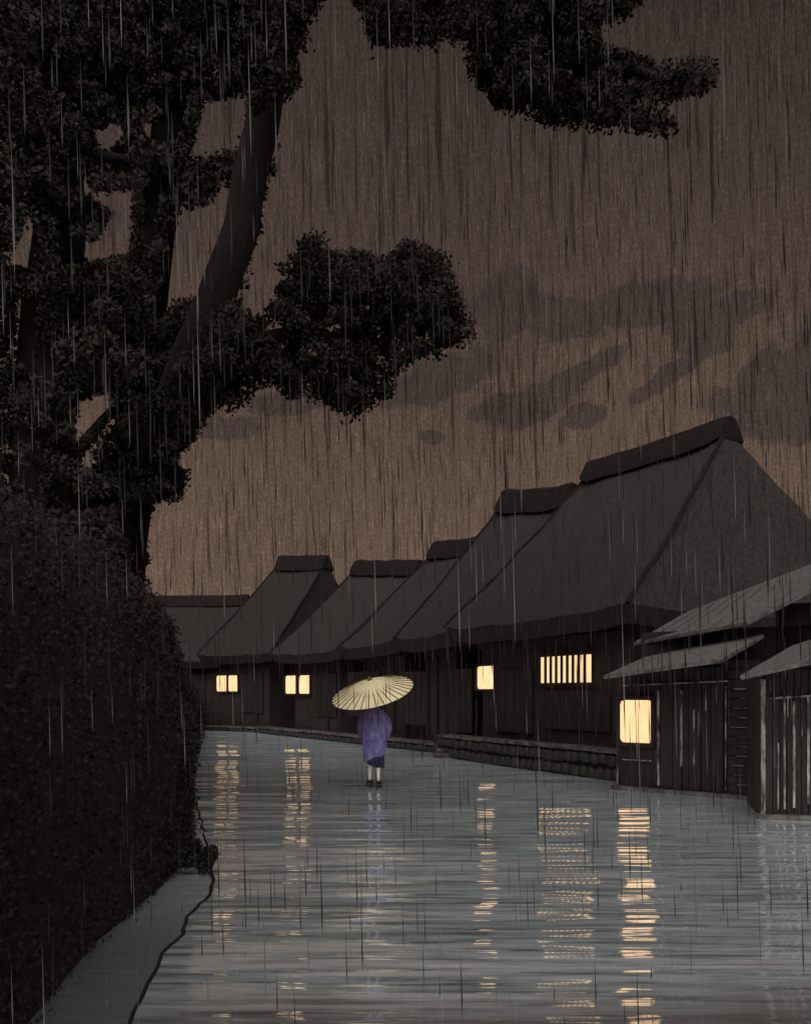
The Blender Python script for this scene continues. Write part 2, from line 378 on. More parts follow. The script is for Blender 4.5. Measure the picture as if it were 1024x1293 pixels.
c = (A[i0, k0] * (1 - fi) * (1 - fk) + A[i0 + 1, k0] * fi * (1 - fk) + A[i0, k0 + 1] * (1 - fi) * fk + A[i0 + 1, k0 + 1] * fi * fk)
c += rng.normal(size=c.shape) * (0.03 + 0.002 * np.clip(c[:, 1:2], 0, 40)); c[:, 2] = np.maximum(c[:, 2], 0.02)
c = c[c[:, 1] > -1]
leaves('foliage', c, 0.024 + 0.0030 * np.clip(c[:, 1], 0, 40), M['leaf'], hedge)

# small dark bush at the bend of the ditch
g = G(262, 1106); bush = empty('small_bush', (g.x - 0.0, g.y + 0.1, 0), 'small black bush at the bend of the ditch below the hedge', 'bush')
pts = []
for (px, py, rx, rz) in [(262, 1082, 10, 13), (268, 1078, 7, 11), (254, 1084, 14, 14), (258, 1100, 8, 16), (246, 1076, 12, 18), (238, 1086, 13, 10)]:
    c0 = P(px, py, g.y + 0.08); q = rng.normal(size=(900, 3)) * 0.5; q = q / np.maximum(1, np.linalg.norm(q, axis=1))[:, None]
    q *= np.array([rx, 9, rz]) * g.y / F; pts.append(q + np.array(c0))
pts = np.concatenate(pts); pts = pts[pts[:, 2] > 0.01]
leaves('foliage', pts, np.full(len(pts), 0.035), M['hair'], bush)
m = MB()
for k in range(7):
    a = k * 0.9; m.tube([(g.x + 0.0, g.y + 0.1, -0.01), (g.x + 0.07 * math.cos(a) - 0.03, g.y + 0.1 + 0.05 * math.sin(a), 0.12), (g.x + 0.11 * math.cos(a) - 0.05, g.y + 0.1 + 0.07 * math.sin(a), 0.22)], [0.01, 0.007, 0.003], 5)
m.build('stem', M['bark'], bush)

# ---------------------------------------------------------------- pines
def jit(p, k): return Vector((p.x + k * mnoise.noise(p * 0.9), p.y + k * mnoise.noise(p * 0.9 + Vector((9, 0, 0))), p.z))
def limb(m, path, r0, r1, seg=10):
    pts = [P(*p) for p in path]; out = []
    for a, b in zip(pts[:-1], pts[1:]):
        for i in range(4): out.append(jit(a.lerp(b, i / 4), 0.10))
    out.append(pts[-1]); n = len(out)
    m.tube(out, [r0 + (r1 - r0) * i / (n - 1) for i in range(n)], seg); return out
def crown(name, polys, parent, step=17, rad=26, per=120, size=0.10, mats=None, gaps=(), seed=1, dj=0.9):
    """clumps of needles: clump centres fill the outline at the branch's own distance, each clump a small solid of blades"""
    mats = mats or [M['needle'], M['needle2']]
    cc = []; sz = []; mi = []
    for (poly, d) in polys:
        xs0, ys0 = zip(*poly)
        gx, gy = np.meshgrid(np.arange(min(xs0) , max(xs0), step), np.arange(min(ys0), max(ys0), step))
        gx = gx.ravel() + rng.uniform(-8, 8, gx.size); gy = gy.ravel() + rng.uniform(-8, 8, gy.size)
        ok = inpoly(gx, gy, poly)
        for px, py in zip(gx[ok], gy[ok]):
            dd = d + rng.uniform(-dj, dj); c0 = np.array(P(px, py, dd)); r = rad * rng.uniform(0.45, 1.0) * d / F
            q = rng.normal(size=(per, 3)); q /= np.linalg.norm(q, axis=1)[:, None]; q *= rng.uniform(0.2, 1, (per, 1)) ** 0.45
            q *= r * np.array([1.0, 1.3, 0.75]); q += c0
            sx = CX + q[:, 0] / q[:, 1] * F; sy = HZ - (q[:, 2] - HC) / q[:, 1] * F
            keep = inpoly(sx + rng.normal(size=per) * 5, sy + rng.normal(size=per) * 5, poly)
            for gp in gaps: keep &= ~inpoly(sx + rng.normal(size=per) * 3.0, sy + rng.normal(size=per) * 3.0, gp)
            q = q[keep]; cc.append(q); sz.append(np.full(len(q), size * d / 12)); mi.append(np.full(len(q), 0 if rng.uniform() < 0.6 else 1))
    return leaves(name, np.concatenate(cc), np.concatenate(sz), mats, parent, np.concatenate(mi))

gapsL = [[(33, 275), (46, 300), (44, 330), (12, 335), (22, 312)], [(24, 385), (46, 380), (44, 445), (22, 455)],
         [(82, 212), (104, 225), (120, 246), (160, 242), (155, 312), (118, 320), (84, 318), (84, 292), (120, 295), (134, 268), (112, 255), (90, 240)],
         [(118, 165), (150, 153), (156, 172), (132, 195)], [(185, 158), (222, 132), (230, 160), (206, 182), (190, 170)],
         [(262, 132), (308, 125), (304, 182), (246, 195)],
         [(182, 240), (200, 238), (196, 300), (184, 310)], [(230, 272), (262, 268), (275, 238), (290, 280), (262, 365), (232, 368), (212, 390), (206, 375)],
         [(103, 506), (135, 500), (140, 515), (98, 558)], [(190, 512), (206, 508), (194, 548), (189, 545)],
         [(150, 520), (140, 600), (104, 585), (118, 560)], [(24, 592), (50, 590), (48, 624), (28, 615)], [(4, 650), (24, 640), (14, 672)]]
gapsL = [[(sum(q[0] for q in g) / len(g) + (x - sum(q[0] for q in g) / len(g)) * 1.3, sum(q[1] for q in g) / len(g) + (y - sum(q[1] for q in g) / len(g)) * 1.25) for x, y in g] for g in gapsL]
# leaning pine, its long bough reaching over the street
t1 = empty('pine_tree', (P(180, 875, 12).x, 12.0, 0), 'dark pine leaning to the right, with boughs over the street', 'tree')
m = MB(); limb(m, [(100, 1010, 12), (118, 800, 12), (150, 670, 12), (205, 540, 12), (268, 400, 12), (303, 290, 12), (328, 160, 12), (350, 10, 12), (372, -140, 12)], 0.30, 0.21, 14)
m.build('trunk', M['bark'], t1, smooth=True)
m = MB(); limb(m, [(212, 560, 12), (250, 455, 12.5), (330, 428, 13.3), (400, 412, 13.7), (470, 395, 13.9), (545, 372, 14.0)], 0.16, 0.03); m.build('limb', M['bark'], t1, smooth=True)
m = MB(); limb(m, [(330, 428, 13.3), (365, 450, 13.6), (430, 490, 13.8)], 0.07, 0.02); m.build('limb', M['bark'], t1, smooth=True)
m = MB(); limb(m, [(400, 412, 13.7), (440, 380, 13.9), (500, 340, 14.0)], 0.07, 0.02)
m.build('limb', M['bark'], t1, smooth=True)
m = MB(); limb(m, [(352, 0, 12), (430, -35, 11.2), (540, -10, 10.0), (640, 30, 9.2), (740, 75, 8.6), (830, 100, 8.3), (890, 92, 8.2)], 0.15, 0.02); m.build('limb', M['bark'], t1, smooth=True)
m = MB(); limb(m, [(640, 30, 9.2), (690, 100, 8.8), (780, 145, 8.4), (835, 158, 8.3)], 0.06, 0.015)
m.build('limb', M['bark'], t1, smooth=True)
bough = [(228, 470), (262, 425), (300, 405), (335, 398), (352, 372), (352, 335), (372, 318), (386, 298), (408, 300), (424, 325), (448, 312), (478, 326), (498, 320), (506, 300), (518, 290), (528, 312), (556, 320),
         (572, 348), (578, 382), (600, 408), (596, 432), (575, 440), (562, 452), (524, 448), (502, 470), (496, 505), (470, 512), (436, 532), (424, 512), (400, 498), (368, 505), (340, 480), (304, 512), (262, 520), (240, 556), (218, 575), (236, 600), (222, 628), (186, 634), (160, 600), (190, 520)]
topA = [(455, -60), (560, -60), (640, -60), (820, -60), (808, 12), (780, 22), (752, 30), (770, 58), (840, 80), (905, 76), (912, 90), (888, 118), (840, 128), (800, 122), (812, 138), (850, 148), (852, 162), (838, 170), (770, 160), (700, 162), (650, 140), (592, 148), (610, 120), (594, 88), (588, 50), (540, 56), (470, 58), (462, 30), (440, 20)]
upA = [(296, -60), (425, -60), (402, 15), (378, 40), (392, 66), (366, 72), (382, 102), (352, 128), (318, 150), (306, 80)]
loA = [(120, 560), (190, 500), (240, 440), (286, 380), (330, 400), (300, 470), (262, 520), (238, 556), (218, 578), (236, 600), (222, 628), (188, 636), (186, 662), (176, 700), (186, 745), (120, 760)]
crown('crown', [(bough, 13.8), (topA, 8.6), (upA, 11.4), (loA, 11.2)], t1, per=230, size=0.075, gaps=[[(300, 425), (345, 412), (390, 398), (392, 402), (345, 420), (305, 432)], [(410, 412), (428, 405), (432, 414), (415, 420)], [(700, 98), (722, 100), (716, 106)], [(784, 118), (812, 122), (806, 130)]])
# tall pine in the middle
t2 = empty('pine_tree', (P(165, 875, 14).x, 14.0, 0), 'upright pine between the leaning pine and the left edge', 'tree')
m = MB(); limb(m, [(125, 985, 14), (148, 760, 14), (168, 600, 14), (176, 450, 14), (196, 300, 14), (215, 150, 14), (225, -30, 14), (230, -150, 14)], 0.40, 0.2, 14)
m.build('trunk', M['bark'], t2, smooth=True)
m = MB(); limb(m, [(96, 566, 13.4), (130, 530, 13.6), (176, 490, 13.9), (215, 462, 13.6), (262, 440, 13.2)], 0.07, 0.10); m.build('limb', M['bark'], t2, smooth=True)
m = MB(); limb(m, [(200, 280, 14), (160, 215, 13.6), (90, 190, 13.2)], 0.12, 0.03); m.build('limb', M['bark'], t2, smooth=True); m = MB(); limb(m, [(205, 220, 14), (260, 215, 13.5), (320, 190, 13.3)], 0.1, 0.03)
m.build('limb', M['bark'], t2, smooth=True)
massR = [(100, -60), (420, -60), (402, 10), (378, 22), (392, 60), (362, 62), (380, 100), (350, 128), (345, 150), (340, 232), (345, 200), (300, 392), (260, 420), (235, 560), (215, 580), (190, 640), (180, 690), (190, 720), (60, 740), (60, 400)]
crown('crown', [(massR, 13.6)], t2, step=19, rad=30, per=210, size=0.085, gaps=gapsL)
# pine on the left edge
t3 = empty('pine_tree', (P(40, 875, 9.5).x, 9.5, 0), 'thick pine at the left edge, trunk straight up behind the hedge', 'tree')
m = MB(); limb(m, [(20, 1040, 9.5), (40, 700, 9.5), (64, 480, 9.5), (66, 300, 9.5), (72, 120, 9.5), (70, -30, 9.5), (70, -160, 9.5)], 0.34, 0.2, 14)
m.build('trunk', M['bark'], t3, smooth=True)
m = MB(); limb(m, [(66, 360, 9.5), (20, 340, 9.2), (-60, 350, 9.0)], 0.1, 0.04); m.build('limb', M['bark'], t3, smooth=True); m = MB(); limb(m, [(70, 210, 9.5), (120, 195, 9.1), (180, 205, 8.9)], 0.1, 0.03)
m.build('limb', M['bark'], t3, smooth=True)
massL = [(-90, -60), (130, -60), (190, 60), (180, 190), (190, 230), (178, 330), (200, 400), (170, 480), (98, 500), (95, 560), (150, 605), (150, 700), (-90, 720)]
crown('crown', [(massL, 9.4)], t3, step=20, rad=30, per=200, size=0.08, gaps=gapsL)

# ---------------------------------------------------------------- thatched houses
def nz(p, k=1.0): return mnoise.noise(Vector(p) * k)
def surf(m, a, b, c_, d, nu, nv, fn):
    """bilinear sheet a-b (bottom) d-c (top)"""
    vs = []
    for j in range(nv + 1):
        for i in range(nu + 1):
            lo = a.lerp(b, i / nu); hi = d.lerp(c_, i / nu); vs.append(fn(lo.lerp(hi, j / nv), i / nu, j / nv))
    w = nu + 1
    m.add(vs, [(j * w + i, j * w + i + 1, (j + 1) * w + i + 1, (j + 1) * w + i) for j in range(nv) for i in range(nu)])
def house(N, Fc, Wd, ze, px0, px1, pyr, label, roofmat='thatch', clear=(), inset=0.7, cap=0.42, th=0.34, sag=0.10, base=0.0):
    """N, Fc: near and far eave corners on the street side (x,y); px0,px1: columns of the far and near ridge ends; pyr: row of the ridge"""
    N = Vector((*N, 0)); Fc = Vector((*Fc, 0)); u = (Fc - N).normalized(); L = (Fc - N).length; nn = Vector((u.y, -u.x, 0))
    if nn.y < 0 and abs(nn.y) > 0.3: nn = -nn
    mid = N + nn * (Wd / 2)
    def sol(px):
        k = (px - CX) / F                      # (mid.x+s u.x) = k (mid.y + s u.y)
        return (k * mid.y - mid.x) / (u.x - k * u.y)
    s1, s0 = sol(px0), sol(px1)               # s0 near, s1 far
    py0, py1 = pyr if isinstance(pyr, tuple) else (pyr, pyr)
    zn = HC + (HZ - py0) / F * (mid + u * s0).y - cap * 0.55; zf = HC + (HZ - py1) / F * (mid + u * s1).y - cap * 0.55; zr = (zn + zf) / 2
    e = [N.copy(), Fc.copy(), Fc + nn * Wd, N + nn * Wd]
    for q in e: q.z = ze
    r0 = mid + u * s0; r1 = mid + u * s1; r0.z = zn; r1.z = zf
    h = empty('thatched_house', tuple(N + nn * Wd / 2 + u * L / 2), label, 'house')
    rf = MB()
    def disp(p, i, j):
        q = p.copy(); q.z -= sag * 2.4 * (j * (1 - j)) * 1.0                 # slightly hollow slope
        q.z += 0.10 * (abs(2 * i - 1) ** 3 - 0.5) * (1 - j) ** 3             # corners kick up, eave sags
        q += Vector((nz(p, 0.9), nz(p + Vector((5, 5, 5)), 0.9), nz(p + Vector((9, 1, 5)), 1.1))) * 0.05; q.z += nz(p, 4.0) * 0.025
        return q
    surf(rf, e[0], e[1], r1, r0, 26, 16, disp)       # street slope
    surf(rf, e[1], e[2], r1, r1, 16, 16, disp)       # far hip
    surf(rf, e[2], e[3], r0, r1, 22, 16, disp)       # back slope
    surf(rf, e[3], e[0], r0, r0, 20, 16, disp)       # near hip
    # thick cut eave and soffit
    for a, b, k in ((0, 1, 26), (1, 2, 16), (2, 3, 22), (3, 0, 20)):
        c_ = sum((q for q in e), Vector()) / 4
        def low(q): v = q + (c_ - q) * (0.05); v.z = q.z - th; return v
        def inn(q): v = q + (c_ - q) * 0.30; v.z = q.z - th + 0.12; return v
        t = []
        for i in range(k + 1): t.append(disp(e[a].lerp(e[b], i / k), i / k, 0))
        lo_ = [low(q) for q in t]; il = [inn(q) for q in t]
        rf.add(t + lo_ + il, [(i, i + 1, i + k + 2, i + k + 1) for i in range(k)] + [(i + k + 1, i + k + 2, i + 2 * k + 3, i + 2 * k + 2) for i in range(k)])
    ro = rf.build('roof', M[roofmat], h, smooth=False)
    hp_ = MB()
    for (ra, ea, i0_, j0_) in ((r1, e[1], 0, 0), (r0, e[0], 0, 0)):
        path = [disp(ea.lerp(ra, k / 12), 0.0, k / 12) + Vector((0, 0, 0.012)) for k in range(13)]
        h1 = MB(); h1.tube(path, [0.045 + 0.012 * nz(p_, 2) for p_ in path], 6); h1_ = h1.build('hip_binding', M['ridge'], h); h1_.parent = ro; h1_.location = (0, 0, 0)
    # ridge cap: a thick saddle of bark over the ridge
    cp = MB(); steps = 18; prof = [(-0.78, -0.62), (-0.62, -0.22), (-0.30, 0.28), (0, 0.40), (0.30, 0.28), (0.62, -0.22), (0.78, -0.62)]
    sc = cap / 0.42 * 0.62; vs = []; a = r0 - u * 0.10; b = r1 + u * 0.08
    sl = (zr - ze) / (Wd / 2)
    for i in range(steps + 1):
        f = i / steps; p = a.lerp(b, f); tp = 1.0 - 0.22 * max(0, abs(2 * f - 1) - 0.88) / 0.12
        for (q, zz) in prof:
            zc = zz * sc if abs(q) < 0.5 else (-abs(q) * sc * sl * 0.86 + (0.16 if abs(q) < 0.7 else 0.02))
            vs.append(p + nn * (q * sc * tp) + Vector((0, 0, zc * tp + 0.04 * nz(p, 1.5) + 0.08 * abs(2 * f - 1) ** 4)))
    kk_ = len(prof)
    cp.add(vs, [(i * kk_ + k, i * kk_ + k + 1, (i + 1) * kk_ + k + 1, (i + 1) * kk_ + k) for i in range(steps) for k in range(kk_ - 1)]
           + [tuple(range(kk_)), tuple(steps * kk_ + k for k in range(kk_ - 1, -1, -1))])
    c1 = cp.build('ridge_cap', M['ridge'], h); c1.parent = ro; c1.location = (0, 0, 0)
    # walls: posts and dark panels
    w = [e[0] + (u + nn) * inset, e[1] + (-u + nn) * inset, e[2] + (-u - nn) * inset, e[3] + (u - nn) * inset]
    wl = MB(); top = ze - th + 0.25
    for i in range(4):
        a, b = w[i].copy(), w[(i + 1) % 4].copy(); a.z = b.z = 0; d = (b - a).normalized(); nr = Vector((d.y, -d.x, 0))
        wl.add([a + Vector((0, 0, base)), b + Vector((0, 0, base)), b + Vector((0, 0, top)), a + Vector((0, 0, top))], [(0, 1, 2, 3)])
    wl.build('wall', M['plaster'], h)
    out = -nn
    po = MB(); n_ = max(3, int(L / 1.0))
    a, b = w[0], w[1]
    for i in range(n_ + 1):
        p = a.lerp(b, i / n_) + out * 0.03; col_ = CX + F * p.x / p.y
        if any(c0 - 7 < col_ < c1 + 7 for c0, c1 in clear): continue
        po.bar((p.x, p.y, base), (p.x, p.y, top), 0.12, 0.10, up=(out.x, out.y, 0))
    po.bar(Vector((a.x, a.y, top - 0.35)) + out * 0.05, Vector((b.x, b.y, top - 0.35)) + out * 0.05, 0.06, 0.16)
    po.bar(Vector((a.x, a.y, base + 0.06)) + out * 0.05, Vector((b.x, b.y, base + 0.06)) + out * 0.05, 0.10, 0.14)
    p, q = w[3], w[0]
    for i in range(1, 6):
        r = q.lerp(p, i / 6) - u * 0.03; po.bar((r.x, r.y, base), (r.x, r.y, top), 0.12, 0.10, up=(u.x, u.y, 0))
    po.build('timber_frame', M['wood'], h)
    return dict(root=h, wp=Vector((w[0].x, w[0].y, 0)), u=u, out=out, zr=zr, w=w, top=top, base=base)

def window(H, px0, px1, py0, py1, mull=(), matn='lamp', sills=True, fw=0.05, name='window', lattice=False, off=0.06, parent=None):
    out = H['out']; wp = H['wp'] + out * off; pm = hit((px0 + px1) / 2, (py0 + py1) / 2, wp, out)
    a = hit(px0, HZ, wp, out); b = hit(px1, HZ, wp, out); d = pm.y
    z1 = HC + (HZ - py0) / F * d; z0 = HC + (HZ - py1) / F * d; a.z = b.z = 0; dr = (b - a).normalized()
    par = parent or H['root']
    fr = MB(); mid = (a + b) / 2; hw = (b - a).length / 2; zc = (z0 + z1) / 2; hh = (z1 - z0) / 2; Z = Vector((0, 0, 1))
    fr.obox(mid + out * 0.02 + Z * (z1 + fw / 2), dr * (hw + fw), out * 0.035, Z * fw / 2)
    fr.obox(mid + out * 0.02 + Z * (z0 - fw / 2), dr * (hw + fw), out * 0.035, Z * fw / 2)
    for sgn in (-1, 1): fr.obox(mid + dr * sgn * (hw + fw / 2) + out * 0.02 + Z * zc, dr * fw / 2, out * 0.035, Z * hh)
    wd = fr.build(name, M['wood'], par)
    # paper panes between the mullions
    edges = [-1.0]
    for (f, w_) in mull: edges += [2 * f - 1 - w_ / (2 * hw) * 2 * 0.5, 2 * f - 1 + w_ / (2 * hw) * 2 * 0.5]
    edges.append(1.0)
    for i in range(0, len(edges), 2):
        m1 = MB(); c0 = (edges[i] + edges[i + 1]) / 2; h0 = (edges[i + 1] - edges[i]) / 2
        if len(edges) <= 4:        # paper stuck in with rounded corners
            W2, H2 = h0 * hw, hh; rr = 0.28 * min(W2, H2); cc0 = mid + dr * c0 * hw + Z * zc; pl = []
            for (qx, qz, a0) in ((1, 1, 0), (-1, 1, 90), (-1, -1, 180), (1, -1, 270)):
                for k in range(5):
                    a_ = R(a0 + 22.5 * k); wv = 1 + 0.012 * math.sin(7 * a_ + px0)
                    pl.append(cc0 + dr * (qx * (W2 - rr) + rr * math.cos(a_)) * wv + Z * (qz * (H2 - rr) + rr * math.sin(a_)) * wv)
            nn_ = len(pl); m1.add([p + out * 0.004 for p in pl] + [p - out * 0.012 for p in pl], [tuple(range(nn_)), tuple(range(2 * nn_ - 1, nn_ - 1, -1))] + [(i, (i + 1) % nn_, (i + 1) % nn_ + nn_, i + nn_) for i in range(nn_)])
        else:
            m1.obox(mid + dr * c0 * hw + Z * zc - out * 0.004, dr * h0 * hw, out * 0.006, Z * hh)
        p = m1.build('pane', M[matn], par); p.parent = wd
    for i in range(1, len(edges) - 1, 2):
        m1 = MB(); c0 = (edges[i] + edges[i + 1]) / 2; h0 = (edges[i + 1] - edges[i]) / 2
        m1.obox(mid + dr * c0 * hw + Z * zc + out * 0.012, dr * h0 * hw, out * 0.03, Z * hh)
        p = m1.build('lattice_bar' if lattice else 'mullion', M['wood'], par); p.parent = wd
    return wd

HA = house((3.95, 15.5), (0.93, 21.4), 8.0, 3.15, 748, 918, (528, 583), 'largest thatched house, nearest, high roof rising behind the sheds at right', base=0.3, sag=0.16, clear=[(600, 628), (680, 752)])
HB = house((1.05, 21.9), (-0.28, 24.6), 6.6, 3.12, 640, 722, (613, 620), 'second thatched house, dark ridge just left of the largest roof', base=0.3)
HCc = house((-0.35, 25.4), (-2.24, 30.0), 6.6, 3.12, 552, 604, (679, 684), 'third thatched house, short ridge stepped below the second roof', base=0.2)
HD = house((-2.45, 30.8), (-5.3, 34.2), 6.8, 3.1, 452, 530, 708, 'fourth thatched house with long flat ridge, two lit panes under its eave', clear=[(358, 395)], base=0.1)
HE = house((-5.4, 34.9), (-8.95, 37.4), 7.0, 3.2, 356, 412, 702, 'fifth thatched house with rounded peak, small lit window at the far end of the street', 'thatch_green', clear=[(271, 304)], base=0.1)
HF = house((-8.6, 43.0), (-16.0, 43.5), 7.0, 3.2, 150, 312, 752, 'farthest thatched house, low level roof half behind the hedge', 'thatch_green')

window(HA, 603, 625, 841, 870, matn='lamp2', fw=0.05)
bars = [((i + 0.5) / 9.0 * 1.0 + 0.0, 0.045) for i in range(9)]
bars = [((i + 1) / 9.3, 0.05) for i in range(8)]
window(HA, 683, 749, 828, 862, mull=bars, matn='lamp', lattice=True)
window(HD, 361, 392, 853, 876, mull=[(0.5, 0.20)], matn='lamp2', fw=0.06)
window(HE, 274, 301, 853, 873, mull=[(0.52, 0.10)], matn='lamp2', fw=0.06)

# doors and shutters: dark relief on the large house
def relief(H, px0, px1, py0, py1, name, matn='board', n=4, horiz=False):
    out = H['out']; wp = H['wp'] + out * 0.05; a = hit(px0, HZ, wp, out); b = hit(px1, HZ, wp, out); d = (a.y + b.y) / 2
    z1 = HC + (HZ - py0) / F * d; z0 = HC + (HZ - py1) / F * d; a.z = b.z = 0; Z = Vector((0, 0, 1)); dr = (b - a).normalized(); L = (b - a).length
    m1 = MB()
    m1.obox((a + b) / 2 + Z * (z0 + z1) / 2, dr * L / 2, out * 0.012, Z * (z1 - z0) / 2)
    for i in range(n + 1):
        m1.obox(a.lerp(b, i / n) + out * 0.025 + Z * (z0 + z1) / 2, dr * 0.018, out * 0.015, Z * (z1 - z0) / 2)
    return m1.build(name, M[matn], H['root'])
relief(HA, 628, 672, 845, 925, 'sliding_door'); relief(HA, 566, 596, 845, 925, 'sliding_door')
relief(HA, 688, 770, 872, 922, 'plank_panel', n=8)
relief(HCc, 440, 480, 848, 905, 'sliding_door'); relief(HD, 400, 425, 850, 905, 'sliding_door'); relief(HE, 306, 332, 850, 900, 'sliding_door')
relief(HB, 510, 540, 848, 915, 'sliding_door')

# stone terrace in front of the large house
def stones(name, pts, H0, H1, label, cat, dep=0.6, sz=0.24, capm=True):
    root = empty(name, tuple(pts[0]), label, cat); m1 = MB(); m2 = MB()
    for a, b in zip(pts[:-1], pts[1:]):
        a = Vector(a); b = Vector(b); L = (b - a).length; d = (b - a).normalized(); out = Vector((-d.y, d.x, 0))
        if out.y > 0: out = -out
        rowsn = max(1, int(H0 / (sz * 0.75)))
        for r in range(rowsn):
            s = -random.random() * sz
            while s < L:
                w_ = sz * random.uniform(0.7, 1.5); hh = H0 / rowsn
                c0 = a + d * min(max(s + w_ / 2, 0.05), L - 0.02); c0.z = (r + 0.5) * hh + random.uniform(-0.02, 0.02)
                bm = bmesh.new(); bmesh.ops.create_icosphere(bm, subdivisions=2, radius=1.0)
                vs = []
                for v in bm.verts:
                    q = v.co.copy(); mx = max(abs(q.x), abs(q.y), abs(q.z)); q = q.lerp(q / mx, 0.55)
                    q = Vector((q.x * w_ / 2, q.y * 0.17, q.z * hh / 2 * 1.03)); k = 1 + 0.18 * nz(c0 * 3 + q * 6, 1.0)
                    vs.append(c0 + d * q.x * k + out * (q.y * k - 0.05) + Vector((0, 0, q.z * k)))
                m1.add(vs, [[v.index for v in f.verts] for f in bm.faces]); bm.free(); s += w_
        c0 = (a + b) / 2 - out * (dep / 2)
        m1.obox(c0 + Vector((0, 0, (H0 - 0.06) / 2)), d * L / 2, out * (dep / 2 - 0.05), Vector((0, 0, (H0 - 0.06) / 2)))
        if capm:
            s = 0
            while s < L - 0.05:
                w_ = min(random.uniform(0.5, 1.1), L - s)
                q = a + d * (s + w_ / 2) - out * 0.12; q.z = H0 + 0.035 + random.uniform(-0.01, 0.01)
                m2.obox(q, d * (w_ / 2 - 0.012), out * 0.22, Vector((0, 0, 0.035))); s += w_
    m1.build('rubble', M['stone'], root, smooth=True)
    if capm: m2.build('coping', M['sill'], root, bevel=0.008)
    return root
g0, g1_, g2_ = G(790, 988), G(640, 968), G(556, 955)
stones('stone_wall', [g0, g1_, g2_], 0.50, 0.5, 'low rubble wall of dark stones under the largest house', 'stone wall', dep=0.9)
stones('stone_step', [G(554, 951), G(430, 937), G(330, 926)], 0.20, 0.2, 'low stone kerb before the middle houses, left of the rubble wall', 'kerb', dep=0.5, sz=0.3)
stones('stone_step', [G(328, 925), G(258, 922)], 0.14, 0.14, 'short stone kerb at the far end of the street by the hedge', 'kerb', dep=0.5, sz=0.3)
# stepping stone
b = MB(); q = G(560, 956); b.obox(q + Vector((0.1, -0.25, 0.06)), (0.36, 0, 0), (0, 0.16, 0), (0, 0, 0.06)); b.obox(q + Vector((0.1, -0.02, 0.16)), (0.28, 0, 0), (0, 0.12, 0), (0, 0, 0.05))
tag(b.build('doorstep', M['sill'], bevel=0.02), 'pale stone doorstep at the left end of the rubble wall', 'step')

# ---------------------------------------------------------------- board shed with the big lit window
Z = Vector((0, 0, 1))
def wallbox(m1, a, b, back, dep, z0, z1):
    a = Vector((a[0], a[1], 0)); b = Vector((b[0], b[1], 0)); c0 = (a + b) / 2 + back * dep / 2
    m1.obox(c0 + Z * (z0 + z1) / 2, (b - a) / 2, back * dep / 2, Z * (z1 - z0) / 2)
a = G(780, 996); b = G(958, 1010); f = (b - a).normalized(); back = Vector((-f.y, f.x, 0)); out = -back
if back.y < 0: back, out = -back, back
shed = empty('board_shed', tuple(a), 'low board shed with a large lit paper window, in front of the largest house', 'shed')
m = MB(); wallbox(m, a, b, back, 2.3, 0.06, 2.1); m.build('wall', M['wood'], shed)
m = MB(); a2 = a + back * 0.45 + f * 0.2; b2 = b + back * 0.45 + f * 2.6
wallbox(m, a2, b2, back, 1.6, 2.02, 2.62); wallbox(m, a2 + f * 2.2, b2 + f * 1.0, back, 1.4, 0.0, 2.95)
m.build('upper_wall', M['wood'], shed)
m = MB(); aa = a - f * 0.04 + out * 0.1; bb = b + f * 0.02 + out * 0.1
m.bar(Vector((aa.x, aa.y, 0.03)), Vector((bb.x, bb.y, 0.03)), 0.22, 0.07); m.build('sill_beam', M['eave'], shed)
def onwall(px, py, off=0.02): return hit(px, py, a + out * off, out)
HS = dict(root=shed, wp=Vector((a.x, a.y, 0)), out=out)
window(HS, 783, 823, 884, 938, matn='lamp', off=0.03, fw=0.06)
m = MB()     # broad boards
edges = [826, 834, 850, 862, 870, 878, 886, 898, 904, 914]
for i, (p0, p1) in enumerate(zip(edges[:-1], edges[1:])):
    q0, q1 = onwall(p0 + 0.6, HZ), onwall(p1 - 0.6, HZ); q0.z = q1.z = 0; o_ = 0.012 + 0.012 * (i % 3)
    m.obox((q0 + q1) / 2 + out * o_ + Z * 1.04, (q1 - q0) / 2, out * 0.012, Z * 0.96)
m.build('board_siding', M['board'], shed)
m = MB()     # pale battens, wet highlights painted as wood colour
for (px, y0, y1, w_) in [(831, 872, 992, .035), (860, 872, 968, .03), (876, 896, 992, .025), (882, 898, 930, .015), (891, 866, 898, .02), (902, 944, 984, .01), (916, 866, 998, .018), (779.5, 880, 994, .03), (904, 866, 905, .01)]:
    t0, t1 = onwall(px, y0, 0.06), onwall(px, y1, 0.06); t1.z = max(t1.z, 0.08)
    m = MB(); m.bar(t1, t0, w_, 0.02, up=out); m.build('batten', M['batten'], shed)
m = MB()     # clapboards on the right hand bay
for k in range(13):
    m = MB(); zz = 0.14 + k * 0.145; q0, q1 = onwall(919, HZ, 0.03), onwall(957, HZ, 0.03)
    q0.z = q1.z = zz; m.obox((q0 + q1) / 2, (q1 - q0) / 2, out * 0.02 + Z * 0.004, Z * 0.066 - out * 0.012); m.build('clapboard', M['wood'], shed)
m = MB()  # light lines along the clapboards, painted in the same highlight colour
for k, (x0, x1) in enumerate([(930, 956), (926, 950), (921, 955), (929, 952), (925, 957), (928, 950), (922, 944), (930, 957), (926, 955), (934, 957), (924, 957)]):
    m = MB(); zz = 0.21 + k * 0.145; q0, q1 = onwall(x0, HZ, 0.065), onwall(x1, HZ, 0.065); q0.z = q1.z = zz
    m.bar(q0, q1, 0.012, 0.012); m.build('clapboard_edge', M['batten'], shed)
m = MB(); q0, q1 = onwall(786, HZ, 0.09), onwall(918, HZ, 0.09); q0.z = 1.72; q1.z = 1.78; m.bar(q0, q1, 0.03, 0.02); m.build('rail', M['batten'], shed); m = MB()
